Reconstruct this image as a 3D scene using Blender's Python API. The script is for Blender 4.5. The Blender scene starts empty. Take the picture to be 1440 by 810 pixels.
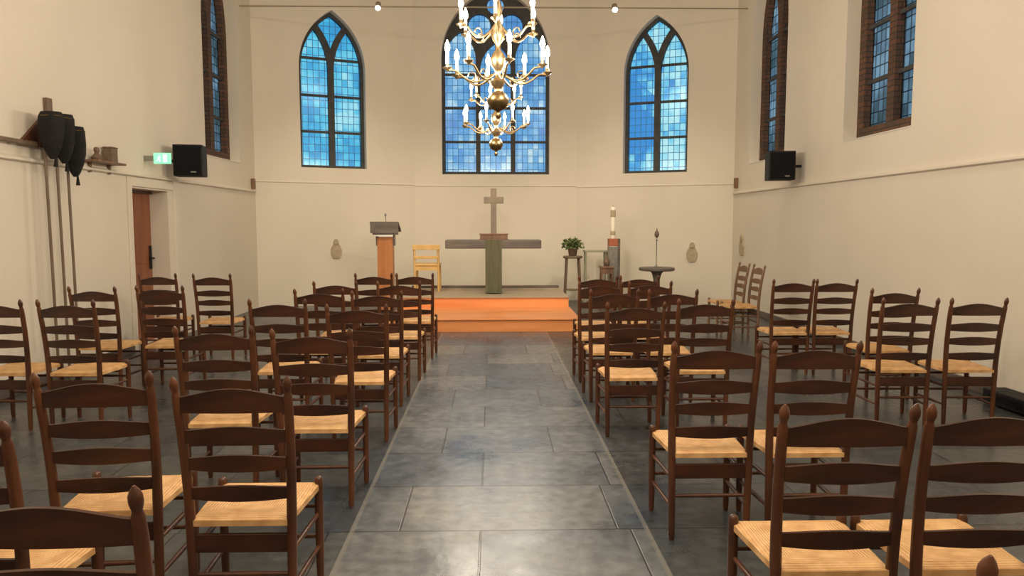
import bpy, bmesh, math, random
from mathutils import Vector, Matrix
from mathutils.geometry import tessellate_polygon
random.seed(7)
S = bpy.context.scene
C = S.collection
PI = math.pi

# ------------------------------------------------------------------ materials
def new_mat(name):
    m = bpy.data.materials.new(name); m.use_nodes = True
    nt = m.node_tree
    return m, nt, nt.nodes['Principled BSDF']

def node(nt, kind, **kw):
    n = nt.nodes.new(kind)
    for k, v in kw.items():
        if k in n.inputs: n.inputs[k].default_value = v
        else: setattr(n, k, v)
    return n

def coords(nt, scale=(1, 1, 1)):
    tc = nt.nodes.new('ShaderNodeTexCoord'); mp = nt.nodes.new('ShaderNodeMapping')
    mp.inputs['Scale'].default_value = scale
    nt.links.new(tc.outputs['Object'], mp.inputs['Vector'])
    return mp.outputs['Vector']

def ramp(nt, fac, stops):
    r = nt.nodes.new('ShaderNodeValToRGB')
    e = r.color_ramp.elements
    while len(e) < len(stops): e.new(0.5)
    for i, (p, c) in enumerate(stops):
        e[i].position = p; e[i].color = (*c, 1)
    nt.links.new(fac, r.inputs['Fac'])
    return r.outputs['Color']

def noisy(name, c1, c2, scale=(6, 6, 6), rough=0.5, detail=4, bump=0.0, metal=0.0, lo=0.35, hi=0.65, spec=0.5):
    m, nt, b = new_mat(name)
    v = coords(nt, scale)
    n = node(nt, 'ShaderNodeTexNoise', Scale=1.0, Detail=float(detail))
    nt.links.new(v, n.inputs['Vector'])
    nt.links.new(ramp(nt, n.outputs['Fac'], [(lo, c1), (hi, c2)]), b.inputs['Base Color'])
    b.inputs['Roughness'].default_value = rough
    b.inputs['Metallic'].default_value = metal
    b.inputs['Specular IOR Level'].default_value = spec
    if bump:
        bp = node(nt, 'ShaderNodeBump', Strength=bump, Distance=0.01)
        nt.links.new(n.outputs['Fac'], bp.inputs['Height'])
        nt.links.new(bp.outputs['Normal'], b.inputs['Normal'])
    return m

M = {}
M['plaster'] = noisy('cream_plaster', (0.73, 0.665, 0.565), (0.77, 0.705, 0.605), (0.9, 0.9, 0.5), 0.75, 5, 0.05)
M['ceiling'] = noisy('ceiling_boards', (0.52, 0.44, 0.34), (0.58, 0.49, 0.38), (0.5, 8, 1), 0.8)
M['wood'] = noisy('dark_walnut', (0.044, 0.014, 0.006), (0.118, 0.040, 0.015), (9, 9, 2.5), 0.36, 6)
M['slatwood'] = noisy('dark_walnut_slat', (0.024, 0.008, 0.0042), (0.070, 0.022, 0.009), (3, 9, 14), 0.36, 6)
M['brown_wood'] = noisy('paler_brown_wood', (0.13, 0.07, 0.04), (0.22, 0.12, 0.07), (9, 9, 2.5), 0.45, 5)
M['orange_wood'] = noisy('orange_pine', (0.72, 0.26, 0.085), (0.86, 0.35, 0.125), (0.8, 9, 9), 0.38, 6)
M['lectern_wood'] = noisy('orange_brown_oak', (0.42, 0.155, 0.055), (0.52, 0.21, 0.075), (9, 9, 0.9), 0.42, 6)
M['pale_wood'] = noisy('pale_beech', (0.62, 0.38, 0.13), (0.72, 0.46, 0.18), (8, 8, 2), 0.45)
M['altar'] = noisy('grey_brown_oak', (0.10, 0.085, 0.075), (0.16, 0.13, 0.11), (2, 9, 9), 0.5)
M['green_cloth'] = noisy('olive_green_cloth', (0.100, 0.100, 0.060), (0.135, 0.130, 0.080), (30, 30, 4), 0.9)
M['book'] = noisy('red_brown_leather', (0.22, 0.09, 0.07), (0.28, 0.13, 0.09), (12, 12, 12), 0.5)
M['cross'] = noisy('weathered_cross_wood', (0.20, 0.16, 0.12), (0.27, 0.21, 0.15), (9, 9, 3), 0.5)
M['dais_top'] = noisy('beige_dais_carpet', (0.36, 0.29, 0.20), (0.42, 0.34, 0.24), (30, 30, 30), 0.9)
M['black'] = noisy('black_plastic', (0.007, 0.007, 0.008), (0.012, 0.012, 0.013), (20, 20, 20), 0.6, spec=0.3)
M['grille'] = noisy('black_speaker_cloth', (0.006, 0.006, 0.007), (0.012, 0.012, 0.014), (90, 90, 90), 0.95, spec=0.15)
M['velvet'] = noisy('black_velvet', (0.006, 0.006, 0.007), (0.014, 0.013, 0.014), (14, 14, 14), 0.95)
M['pole'] = noisy('grey_brown_pole', (0.13, 0.09, 0.055), (0.19, 0.13, 0.085), (20, 20, 3), 0.5)
M['door'] = noisy('red_brown_door', (0.24, 0.080, 0.038), (0.31, 0.110, 0.052), (9, 9, 1.2), 0.5)
M['brass'] = noisy('polished_brass', (0.40, 0.29, 0.16), (0.54, 0.41, 0.24), (5, 5, 5), 0.34, metal=1.0)
M['darkbrass'] = noisy('tarnished_brass', (0.16, 0.11, 0.05), (0.26, 0.18, 0.09), (9, 9, 9), 0.35, metal=1.0)
M['candle'] = noisy('ivory_candle', (0.85, 0.80, 0.68), (0.88, 0.84, 0.72), (9, 9, 9), 0.5)
M['white'] = noisy('white_paint', (0.8, 0.78, 0.72), (0.84, 0.82, 0.77), (9, 9, 9), 0.5)
M['ironframe'] = noisy('dark_window_iron', (0.038, 0.040, 0.042), (0.065, 0.062, 0.056), (9, 9, 9), 0.7)
M['brick'] = None
M['stone'] = noisy('worn_relief_stone', (0.42, 0.34, 0.23), (0.52, 0.43, 0.30), (18, 18, 18), 0.85)
M['greymetal'] = noisy('grey_metal', (0.25, 0.25, 0.23), (0.33, 0.32, 0.29), (20, 20, 20), 0.4, metal=0.6)
M['greygreen'] = noisy('grey_green_stone', (0.28, 0.29, 0.21), (0.35, 0.35, 0.26), (9, 9, 9), 0.6)
M['leaf'] = noisy('dark_green_leaf', (0.030, 0.055, 0.012), (0.11, 0.15, 0.04), (22, 22, 22), 0.6)
M['pot'] = noisy('brown_pot', (0.13, 0.08, 0.05), (0.18, 0.12, 0.08), (20, 20, 20), 0.5)
M['red'] = noisy('red_wax', (0.36, 0.10, 0.05), (0.42, 0.13, 0.07), (20, 20, 20), 0.5)
M['rod'] = noisy('brown_tie_rod', (0.30, 0.24, 0.17), (0.35, 0.28, 0.20), (9, 9, 9), 0.6)

def emis(name, col, strength):
    m, nt, b = new_mat(name)
    b.inputs['Base Color'].default_value = (*col, 1)
    b.inputs['Emission Color'].default_value = (*col, 1)
    b.inputs['Emission Strength'].default_value = strength
    n = node(nt, 'ShaderNodeTexNoise', Scale=20.0)
    nt.links.new(n.outputs['Fac'], b.inputs['Roughness'])
    return m
M['flame'] = emis('candle_bulb_glow', (1.0, 0.88, 0.66), 14)
M['spotglow'] = emis('spot_lens_glow', (1.0, 0.93, 0.78), 9)
M['exit'] = emis('green_exit_glow', (0.28, 1.0, 0.58), 0.75)
M['exitmark'] = emis('white_pictogram_glow', (0.85, 1.0, 0.92), 1.0)

def brick_mat():
    m, nt, b = new_mat('brown_brick')
    v = coords(nt)
    sep = nt.nodes.new('ShaderNodeSeparateXYZ'); nt.links.new(v, sep.inputs[0])
    add = node(nt, 'ShaderNodeMath', operation='ADD'); nt.links.new(sep.outputs['X'], add.inputs[0]); nt.links.new(sep.outputs['Y'], add.inputs[1])
    cb = nt.nodes.new('ShaderNodeCombineXYZ'); nt.links.new(add.outputs[0], cb.inputs['X']); nt.links.new(sep.outputs['Z'], cb.inputs['Y'])
    br = node(nt, 'ShaderNodeTexBrick', Scale=1.0)
    br.inputs['Color1'].default_value = (0.15, 0.066, 0.036, 1); br.inputs['Color2'].default_value = (0.085, 0.048, 0.030, 1)
    br.inputs['Mortar'].default_value = (0.045, 0.036, 0.03, 1); br.inputs['Mortar Size'].default_value = 0.008
    br.inputs['Brick Width'].default_value = 0.2; br.inputs['Row Height'].default_value = 0.065
    nt.links.new(cb.outputs[0], br.inputs['Vector']); nt.links.new(br.outputs['Color'], b.inputs['Base Color'])
    b.inputs['Roughness'].default_value = 0.85
    return m
M['brick'] = brick_mat()

def floor_mat():
    m, nt, b = new_mat('bluestone_slabs')
    tc = nt.nodes.new('ShaderNodeTexCoord')
    mp = nt.nodes.new('ShaderNodeMapping'); mp.inputs['Location'].default_value = (0.06, 0.20, 0)
    nt.links.new(tc.outputs['Object'], mp.inputs['Vector'])
    wob = node(nt, 'ShaderNodeTexNoise', Scale=1.3, Detail=3.0); nt.links.new(mp.outputs[0], wob.inputs['Vector'])
    def brick(w, h, c1, c2, seedoff):
        br = node(nt, 'ShaderNodeTexBrick', Scale=1.0)
        br.offset = 0.37; br.squash = 1.45; br.squash_frequency = 3
        br.inputs['Color1'].default_value = (*c1, 1); br.inputs['Color2'].default_value = (*c2, 1)
        br.inputs['Mortar'].default_value = (0.035, 0.034, 0.032, 1)
        br.inputs['Mortar Size'].default_value = 0.006; br.inputs['Mortar Smooth'].default_value = 0.4
        br.inputs['Brick Width'].default_value = w; br.inputs['Row Height'].default_value = h
        nt.links.new(mp.outputs[0], br.inputs['Vector'])
        return br
    br = brick(0.74, 0.62, (0.078, 0.098, 0.126), (0.160, 0.166, 0.166), 0)
    n1 = node(nt, 'ShaderNodeTexNoise', Scale=1.7, Detail=8.0, Roughness=0.65); nt.links.new(mp.outputs[0], n1.inputs['Vector'])
    c = ramp(nt, n1.outputs['Fac'], [(0.30, (0.50, 0.56, 0.64)), (0.5, (0.92, 0.94, 0.96)), (0.72, (1.45, 1.34, 1.18))])
    mx = node(nt, 'ShaderNodeMix', data_type='RGBA', blend_type='MULTIPLY'); mx.inputs['Factor'].default_value = 1
    nt.links.new(br.outputs['Color'], mx.inputs['A']); nt.links.new(c, mx.inputs['B'])
    # scratches and worn carving
    n2 = node(nt, 'ShaderNodeTexNoise', Scale=14.0, Detail=6.0); nt.links.new(mp.outputs[0], n2.inputs['Vector'])
    c2 = ramp(nt, n2.outputs['Fac'], [(0.35, (0.72, 0.72, 0.72)), (0.65, (1.22, 1.22, 1.2))])
    mx2 = node(nt, 'ShaderNodeMix', data_type='RGBA', blend_type='MULTIPLY'); mx2.inputs['Factor'].default_value = 1
    nt.links.new(mx.outputs['Result'], mx2.inputs['A']); nt.links.new(c2, mx2.inputs['B'])
    # pale border strips along the aisle
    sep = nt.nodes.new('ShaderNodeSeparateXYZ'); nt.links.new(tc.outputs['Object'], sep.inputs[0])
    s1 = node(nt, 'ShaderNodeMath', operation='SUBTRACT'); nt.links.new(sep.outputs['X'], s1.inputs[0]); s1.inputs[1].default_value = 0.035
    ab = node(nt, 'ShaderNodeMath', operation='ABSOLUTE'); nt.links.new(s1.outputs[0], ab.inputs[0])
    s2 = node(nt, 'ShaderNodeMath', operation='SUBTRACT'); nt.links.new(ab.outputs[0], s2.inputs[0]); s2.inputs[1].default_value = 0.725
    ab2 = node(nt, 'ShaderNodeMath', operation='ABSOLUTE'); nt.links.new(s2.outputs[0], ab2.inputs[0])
    lt = node(nt, 'ShaderNodeMath', operation='LESS_THAN'); nt.links.new(ab2.outputs[0], lt.inputs[0]); lt.inputs[1].default_value = 0.011
    sc = node(nt, 'ShaderNodeMath', operation='MULTIPLY'); nt.links.new(lt.outputs[0], sc.inputs[0]); sc.inputs[1].default_value = 0.6
    mx3 = node(nt, 'ShaderNodeMix', data_type='RGBA'); nt.links.new(sc.outputs[0], mx3.inputs['Factor'])
    nt.links.new(mx2.outputs['Result'], mx3.inputs['A']); mx3.inputs['B'].default_value = (0.20, 0.19, 0.16, 1)
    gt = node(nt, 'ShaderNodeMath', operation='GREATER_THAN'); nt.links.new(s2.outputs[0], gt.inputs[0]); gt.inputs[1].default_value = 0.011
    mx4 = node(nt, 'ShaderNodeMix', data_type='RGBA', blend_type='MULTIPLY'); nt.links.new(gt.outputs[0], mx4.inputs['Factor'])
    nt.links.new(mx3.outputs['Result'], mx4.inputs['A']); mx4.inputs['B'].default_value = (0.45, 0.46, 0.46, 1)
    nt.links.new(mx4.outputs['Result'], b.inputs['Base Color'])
    rr = node(nt, 'ShaderNodeMapRange'); nt.links.new(n1.outputs['Fac'], rr.inputs['Value'])
    rr.inputs['From Min'].default_value = 0.3; rr.inputs['From Max'].default_value = 0.7
    rr.inputs['To Min'].default_value = 0.22; rr.inputs['To Max'].default_value = 0.42
    nt.links.new(rr.outputs[0], b.inputs['Roughness'])
    b.inputs['Specular IOR Level'].default_value = 0.7
    bp = node(nt, 'ShaderNodeBump', Strength=0.25, Distance=0.006)
    ad = node(nt, 'ShaderNodeMath', operation='MULTIPLY_ADD'); nt.links.new(br.outputs['Fac'], ad.inputs[0]); ad.inputs[1].default_value = -1.0
    nt.links.new(n2.outputs['Fac'], ad.inputs[2])
    nt.links.new(ad.outputs[0], bp.inputs['Height']); nt.links.new(bp.outputs[0], b.inputs['Normal'])
    return m
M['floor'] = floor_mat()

def rush_mat():
    m, nt, b = new_mat('woven_rush')
    tc = nt.nodes.new('ShaderNodeTexCoord')
    mp = nt.nodes.new('ShaderNodeMapping'); mp.inputs['Location'].default_value = (0, -0.19, 0)
    nt.links.new(tc.outputs['Object'], mp.inputs['Vector'])
    sep = nt.nodes.new('ShaderNodeSeparateXYZ'); nt.links.new(mp.outputs[0], sep.inputs[0])
    ax = node(nt, 'ShaderNodeMath', operation='ABSOLUTE'); nt.links.new(sep.outputs['X'], ax.inputs[0])
    ay = node(nt, 'ShaderNodeMath', operation='ABSOLUTE'); nt.links.new(sep.outputs['Y'], ay.inputs[0])
    mxx = node(nt, 'ShaderNodeMath', operation='MAXIMUM'); nt.links.new(ax.outputs[0], mxx.inputs[0]); nt.links.new(ay.outputs[0], mxx.inputs[1])
    ml = node(nt, 'ShaderNodeMath', operation='MULTIPLY'); nt.links.new(mxx.outputs[0], ml.inputs[0]); ml.inputs[1].default_value = 620.0
    sn = node(nt, 'ShaderNodeMath', operation='SINE'); nt.links.new(ml.outputs[0], sn.inputs[0])
    n = node(nt, 'ShaderNodeTexNoise', Scale=16.0, Detail=4.0); nt.links.new(mp.outputs[0], n.inputs['Vector'])
    mm = node(nt, 'ShaderNodeMath', operation='MULTIPLY_ADD'); nt.links.new(sn.outputs[0], mm.inputs[0]); mm.inputs[1].default_value = 0.13
    nt.links.new(n.outputs['Fac'], mm.inputs[2])
    nt.links.new(ramp(nt, mm.outputs[0], [(0.3, (0.56, 0.30, 0.115)), (0.7, (0.80, 0.50, 0.23))]), b.inputs['Base Color'])
    b.inputs['Roughness'].default_value = 0.6
    bp = node(nt, 'ShaderNodeBump', Strength=0.5, Distance=0.003); nt.links.new(sn.outputs[0], bp.inputs['Height'])
    nt.links.new(bp.outputs[0], b.inputs['Normal'])
    return m
M['rush'] = rush_mat()

def glass_mat(name, stops, lead=(0.03, 0.15, 0.30), pw=0.105, ph=0.135, nscale=1.3, seed=0.0, pane=None):
    """leaded coloured glass: a tinted see-through pane, light comes from the sky behind"""
    m = bpy.data.materials.new(name); m.use_nodes = True; nt = m.node_tree
    nt.nodes.remove(nt.nodes['Principled BSDF'])
    out = nt.nodes['Material Output']
    v = coords(nt)
    sep = nt.nodes.new('ShaderNodeSeparateXYZ'); nt.links.new(v, sep.inputs[0])
    cb = nt.nodes.new('ShaderNodeCombineXYZ'); nt.links.new(sep.outputs['X'], cb.inputs['X']); nt.links.new(sep.outputs['Z'], cb.inputs['Y'])
    cb.inputs['Z'].default_value = seed
    br = node(nt, 'ShaderNodeTexBrick', Scale=1.0); br.offset = 0.0
    br.inputs['Color1'].default_value = (0, 0, 0, 1); br.inputs['Color2'].default_value = (1, 1, 1, 1)
    br.inputs['Mortar'].default_value = (0, 0, 0, 1); br.inputs['Mortar Size'].default_value = 0.006
    br.inputs['Brick Width'].default_value = pw; br.inputs['Row Height'].default_value = ph
    nt.links.new(cb.outputs[0], br.inputs['Vector'])
    n = node(nt, 'ShaderNodeTexNoise', Scale=nscale, Detail=3.0, Roughness=0.6); nt.links.new(cb.outputs[0], n.inputs['Vector'])
    mm = node(nt, 'ShaderNodeMath', operation='MULTIPLY_ADD')
    nt.links.new(br.outputs['Color'], mm.inputs[0]); mm.inputs[1].default_value = 0.22
    nt.links.new(n.outputs['Fac'], mm.inputs[2])
    sub = node(nt, 'ShaderNodeMath', operation='SUBTRACT'); nt.links.new(mm.outputs[0], sub.inputs[0]); sub.inputs[1].default_value = 0.11
    if pane:
        lx = node(nt, 'ShaderNodeMath', operation='LESS_THAN'); nt.links.new(sep.outputs['X'], lx.inputs[0]); lx.inputs[1].default_value = 0.0
        wv = node(nt, 'ShaderNodeMath', operation='MULTIPLY_ADD'); nt.links.new(sep.outputs['X'], wv.inputs[0]); wv.inputs[1].default_value = 0.9; nt.links.new(sep.outputs['Z'], wv.inputs[2])
        lz = node(nt, 'ShaderNodeMath', operation='LESS_THAN'); nt.links.new(wv.outputs[0], lz.inputs[0]); lz.inputs[1].default_value = pane
        pm = node(nt, 'ShaderNodeMath', operation='MULTIPLY'); nt.links.new(lx.outputs[0], pm.inputs[0]); nt.links.new(lz.outputs[0], pm.inputs[1])
        pa = node(nt, 'ShaderNodeMath', operation='MULTIPLY_ADD'); nt.links.new(pm.outputs[0], pa.inputs[0]); pa.inputs[1].default_value = -0.17; nt.links.new(sub.outputs[0], pa.inputs[2])
        sub = pa
    col = ramp(nt, sub.outputs[0], stops)
    mx = node(nt, 'ShaderNodeMix', data_type='RGBA'); nt.links.new(br.outputs['Fac'], mx.inputs['Factor'])
    nt.links.new(col, mx.inputs['A']); mx.inputs['B'].default_value = (*lead, 1)
    gm = node(nt, 'ShaderNodeGamma', Gamma=0.5); nt.links.new(mx.outputs['Result'], gm.inputs['Color'])   # light passes both faces of the pane
    tr = nt.nodes.new('ShaderNodeBsdfTransparent'); nt.links.new(gm.outputs[0], tr.inputs['Color'])
    gl = node(nt, 'ShaderNodeBsdfGlossy', Roughness=0.15)
    ms = nt.nodes.new('ShaderNodeMixShader'); ms.inputs[0].default_value = 0.04
    nt.links.new(tr.outputs[0], ms.inputs[1]); nt.links.new(gl.outputs[0], ms.inputs[2])
    nt.links.new(ms.outputs[0], out.inputs['Surface'])
    return m
M['glassL'] = glass_mat('cyan_leaded_glass', [(0.34, (0.035, 0.33, 0.66)), (0.46, (0.05, 0.45, 0.76)), (0.58, (0.12, 0.61, 0.85)), (0.70, (0.36, 0.78, 0.90))], seed=1.7)
M['glassC'] = glass_mat('blue_leaded_glass', [(0.34, (0.08, 0.27, 0.62)), (0.46, (0.11, 0.37, 0.72)), (0.58, (0.22, 0.50, 0.78)), (0.70, (0.52, 0.74, 0.84))], seed=4.1)
M['glassR'] = glass_mat('pale_cyan_leaded_glass', [(0.32, (0.03, 0.28, 0.70)), (0.42, (0.09, 0.46, 0.82)), (0.50, (0.22, 0.68, 0.86)), (0.64, (0.48, 0.86, 0.92))], seed=8.3, pane=3.85)
M['glassS'] = glass_mat('smoky_blue_leaded_glass', [(0.30, (0.03, 0.065, 0.075)), (0.46, (0.07, 0.13, 0.17)), (0.58, (0.11, 0.20, 0.28)), (0.70, (0.20, 0.34, 0.45))], lead=(0.01, 0.015, 0.02), seed=3.3)

# ------------------------------------------------------------------ mesh helpers
def link(name, me, mat, parent=None, smooth=False):
    o = bpy.data.objects.new(name, me); C.objects.link(o)
    if mat: me.materials.append(M[mat] if isinstance(mat, str) else mat)
    if parent: o.parent = parent
    if smooth:
        for p in me.polygons: p.use_smooth = True
    return o

class MB:
    def __init__(self): self.v = []; self.f = []
    def add(self, vs, fs):
        n = len(self.v); self.v += [tuple(x) for x in vs]; self.f += [tuple(i + n for i in f) for f in fs]; return self
    def box(self, a, b):
        x0, y0, z0 = a; x1, y1, z1 = b
        return self.add([(x0,y0,z0),(x1,y0,z0),(x1,y1,z0),(x0,y1,z0),(x0,y0,z1),(x1,y0,z1),(x1,y1,z1),(x0,y1,z1)],
                        [(0,3,2,1),(4,5,6,7),(0,1,5,4),(1,2,6,5),(2,3,7,6),(3,0,4,7)])
    def tube(self, pts, rad, n=10):
        pts = [Vector(p) for p in pts]
        if not isinstance(rad, (list, tuple)): rad = [rad] * len(pts)
        vs, fs = [], []
        t0 = (pts[1] - pts[0]).normalized()
        u = t0.orthogonal().normalized()
        for i, p in enumerate(pts):
            a = pts[max(i-1, 0)]; b = pts[min(i+1, len(pts)-1)]
            t = (b - a)
            t = t.normalized() if t.length > 1e-9 else t0
            u = (u - t * u.dot(t)).normalized(); w = t.cross(u)
            for k in range(n):
                an = 2*PI*k/n
                vs.append(p + (u*math.cos(an) + w*math.sin(an)) * rad[i])
        for i in range(len(pts)-1):
            for k in range(n):
                fs.append((i*n+k, i*n+(k+1) % n, (i+1)*n+(k+1) % n, (i+1)*n+k))
        fs.append(tuple(range(n-1, -1, -1))); fs.append(tuple((len(pts)-1)*n+k for k in range(n)))
        return self.add(vs, fs)
    def lathe(self, prof, n=20, c=(0, 0, 0)):
        vs, fs = [], []
        for r, z in prof:
            for k in range(n):
                an = 2*PI*k/n
                vs.append((c[0]+r*math.cos(an), c[1]+r*math.sin(an), c[2]+z))
        for i in range(len(prof)-1):
            for k in range(n):
                fs.append((i*n+k, i*n+(k+1) % n, (i+1)*n+(k+1) % n, (i+1)*n+k))
        fs.append(tuple(range(n-1, -1, -1))); fs.append(tuple((len(prof)-1)*n+k for k in range(n)))
        return self.add(vs, fs)
    def mesh(self, name):
        me = bpy.data.meshes.new(name); me.from_pydata(self.v, [], self.f)
        bm = bmesh.new(); bm.from_mesh(me)
        bmesh.ops.recalc_face_normals(bm, faces=bm.faces); bm.to_mesh(me); bm.free()
        me.update(); return me
    def build(self, name, mat, parent=None, smooth=False, bevel=0.0, seg=2):
        me = self.mesh(name)
        if bevel:
            bm = bmesh.new(); bm.from_mesh(me)
            ed = [e for e in bm.edges if len(e.link_faces) == 2 and e.calc_face_angle(0) > 0.5]
            bmesh.ops.bevel(bm, geom=ed, offset=bevel, segments=seg, affect='EDGES', profile=0.5)
            bm.to_mesh(me); bm.free()
        o = link(name, me, mat, parent, smooth)
        if smooth:
            try: me.set_sharp_from_angle(angle=math.radians(50))
            except Exception: pass
        return o

def plate(name, outer, holes, y0, y1, mat, parent=None):
    """slab in the local XZ plane between y0 and y1, outline and holes given as (x, z) lists"""
    loops = [outer] + holes
    flat = [p for l in loops for p in l]; n = len(flat)
    tris = tessellate_polygon([[Vector((p[0], p[1], 0)) for p in l] for l in loops])
    vs = [(p[0], y0, p[1]) for p in flat] + [(p[0], y1, p[1]) for p in flat]
    fs = [tuple(t) for t in tris] + [(t[0]+n, t[2]+n, t[1]+n) for t in tris]
    k = 0
    for l in loops:
        for i in range(len(l)):
            a = k+i; b = k+(i+1) % len(l); fs.append((a, b, b+n, a+n))
        k += len(l)
    return MB().add(vs, fs).build(name, mat, parent)

def empty(name, loc, rz=0):
    o = bpy.data.objects.new(name, None); C.objects.link(o)
    o.location = loc; o.rotation_euler = (0, 0, rz); o.empty_display_size = 0.1
    return o
def tag(o, label, cat, group=None):
    o['label'] = label; o['category'] = cat
    if group: o['group'] = group
    return o
def struct(o): o['kind'] = 'structure'; return o
def copy_tree(o, parent=None):
    c = o.copy(); C.objects.link(c)
    if parent: c.parent = parent
    for ch in o.children: copy_tree(ch, c)
    return c

# ------------------------------------------------------------------ room shell
def arch(w, z0, zs, R=None, n=14, inset=0.0):
    """gothic arch outline centred on x=0"""
    R = R or w; h = w/2
    pts = [(-h+inset, z0+inset), (h-inset, z0+inset)]
    top = math.sqrt(max((R-inset)**2 - (R-h)**2, 0))
    a1 = math.asin(top/(R-inset))
    for i in range(n+1):
        a = a1*i/n; pts.append(((h-R) + (R-inset)*math.cos(a), zs + (R-inset)*math.sin(a)))
    for i in range(1, n+1):
        a = a1*(1-i/n); pts.append((-(h-R) - (R-inset)*math.cos(a), zs + (R-inset)*math.sin(a)))
    return pts
def shift(pts, du): return [(x+du, z) for x, z in pts]

ZC = 7.0
def wall(name, p0, p1, holes, t=0.29, z0=0.0):
    """p0 -> p1 seen from inside running left to right; local +Y points outward"""
    d = Vector((p1[0]-p0[0], p1[1]-p0[1], 0)); L = d.length
    o = plate(name, [(0, z0), (L, z0), (L, ZC), (0, ZC)], holes, 0, t, 'plaster')
    o.location = (p0[0], p0[1], 0); o.rotation_euler = (0, 0, math.atan2(d.y, d.x))
    struct(o)
    return o, L

WX0, WX1, YB = -4.2, 4.35, -3.5
LA0, LA1 = (WX0, 13.35), (-1.5, 14.5)
RA0, RA1 = (1.65, 14.5), (WX1, 13.30)
SILL = 2.51
# left nave wall: u = y - YB
LW_y, LW_w = 11.86, 1.5
door_y0, door_y1, door_h = 8.80, 9.76, 1.92
w_left, _ = wall('wall_left', (WX0, YB), (WX0, LA0[1]),
     [shift(arch(LW_w, SILL, 4.5, 1.875), LW_y-YB), [(door_y0-YB, 0.0005), (door_y1-YB, 0.0005), (door_y1-YB, door_h), (door_y0-YB, door_h)]])
RW1_y, RW2_y = 8.43, 11.78
L_r = RA1[1]-YB
w_right, _ = wall('wall_right', (WX1, RA1[1]), (WX1, YB),
     [shift(arch(1.5, SILL, 4.5, 1.875), RA1[1]-RW1_y), shift(arch(1.5, SILL, 4.5, 1.875), RA1[1]-RW2_y)])
# apse
uL, wL = 1.405, 1.20
uR, wR = 1.515, 1.20
ZSL = 4.33
wall('wall_apse_left', LA0, LA1, [shift(arch(wL, 2.53, ZSL), uL)])
wall('wall_apse_right', RA0, RA1, [shift(arch(wR, 2.455, ZSL-0.04), uR)])
CW = 2.08; CR = 1.35; cx = 0.075
wall('wall_apse_back', LA1, RA0, [shift(arch(CW, 2.46, 4.66, CR), cx-LA1[0])])
o, _ = wall('wall_back', (WX1, YB), (WX0, YB), [])
# floor + ceiling
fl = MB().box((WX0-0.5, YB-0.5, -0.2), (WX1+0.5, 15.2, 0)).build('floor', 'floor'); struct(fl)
ce = MB().box((WX0-0.5, YB-0.5, ZC), (WX1+0.5, 15.2, ZC+0.2)).build('ceiling', 'ceiling'); struct(ce)

# wall ledges (sloped top, undercut below)
def ledge(name, p0, p1, z, depth=0.05, h=0.07):
    d = Vector((p1[0]-p0[0], p1[1]-p0[1], 0)); L = d.length
    prof = [(0.002, z+h/2), (-depth, z), (-depth, z-h*0.3), (-depth*0.3, z-h/2), (0.002, z-h/2)]
    vs = [(0, y, zz) for y, zz in prof] + [(L, y, zz) for y, zz in prof]; n = len(prof)
    fs = [(i, (i+1) % n, n+(i+1) % n, n+i) for i in range(n)] + [tuple(range(n)), tuple(range(2*n-1, n-1, -1))]
    o = MB().add(vs, fs).build(name, 'plaster'); o.location = (p0[0], p0[1], 0); o.rotation_euler = (0, 0, math.atan2(d.y, d.x))
    return struct(o)
ledge('trim_1', (WX0, YB), (WX0, 13.3), 2.08, 0.04, 0.055)
ledge('trim_2', (WX1, 13.25), (WX1, YB), 2.05, 0.04, 0.055)
ledge('trim_3', LA0, LA1, 2.26, 0.016, 0.03)
ledge('trim_4', LA1, RA0, 2.24, 0.016, 0.03)
ledge('trim_5', RA0, RA1, 2.22, 0.016, 0.03)
# baseboards
def baseboard(name, p0, p1, h=0.10, z=0.0):
    d = Vector((p1[0]-p0[0], p1[1]-p0[1], 0))
    o = MB().box((0, -0.02, z), (d.length, 0.002, z+h)).build(name, 'altar', bevel=0.004)
    o.location = (p0[0], p0[1], 0); o.rotation_euler = (0, 0, math.atan2(d.y, d.x)); return struct(o)
baseboard('baseboard_left', (WX0, YB), (WX0, door_y0))
baseboard('baseboard_right', (WX1, 13.2), (WX1, YB))

# ------------------------------------------------------------------ windows
def lancets(w, z0, zs, b, m, n=10, R=None):
    """intersecting tracery for two lights: two lancet holes and a top cell"""
    R = R or w; h = w/2
    def xl(dz): return (R-h) - math.sqrt(max((R-b)**2-dz*dz, 0)) if dz > 0 else -h+b
    def xr(dz): return -R + math.sqrt(max((R-m/2)**2-dz*dz, 0)) if dz > 0 else -m/2
    lo, hi = 0.0, R
    for _ in range(50):
        mid = (lo+hi)/2
        if xl(mid) < xr(mid): lo = mid
        else: hi = mid
    top = lo
    left = [(xl(0), z0+b), (xr(0), z0+b)] + [(xr(top*i/n), zs+top*i/n) for i in range(n)] + [(xl(top), zs+top)] + [(xl(top*(1-i/n)), zs+top*(1-i/n)) for i in range(1, n+1)]
    right = [(-x, z) for x, z in left][::-1]
    d0 = math.sqrt((R+m/2)**2-R*R); d1 = math.sqrt((R-b)**2-(R-h)**2)
    def lb(dz): return max(-R+math.sqrt(max((R+m/2)**2-dz*dz, 0)), (R-h)-math.sqrt(max((R-b)**2-dz*dz, 0)))
    cell_l = [(lb(d0+(d1-d0)*i/n), zs+d0+(d1-d0)*i/n) for i in range(1, n)]
    cell = [(0, zs+d0)] + [(-x, z) for x, z in cell_l] + [(0, zs+d1)] + cell_l[::-1]
    return [left, right, cell]

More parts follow.
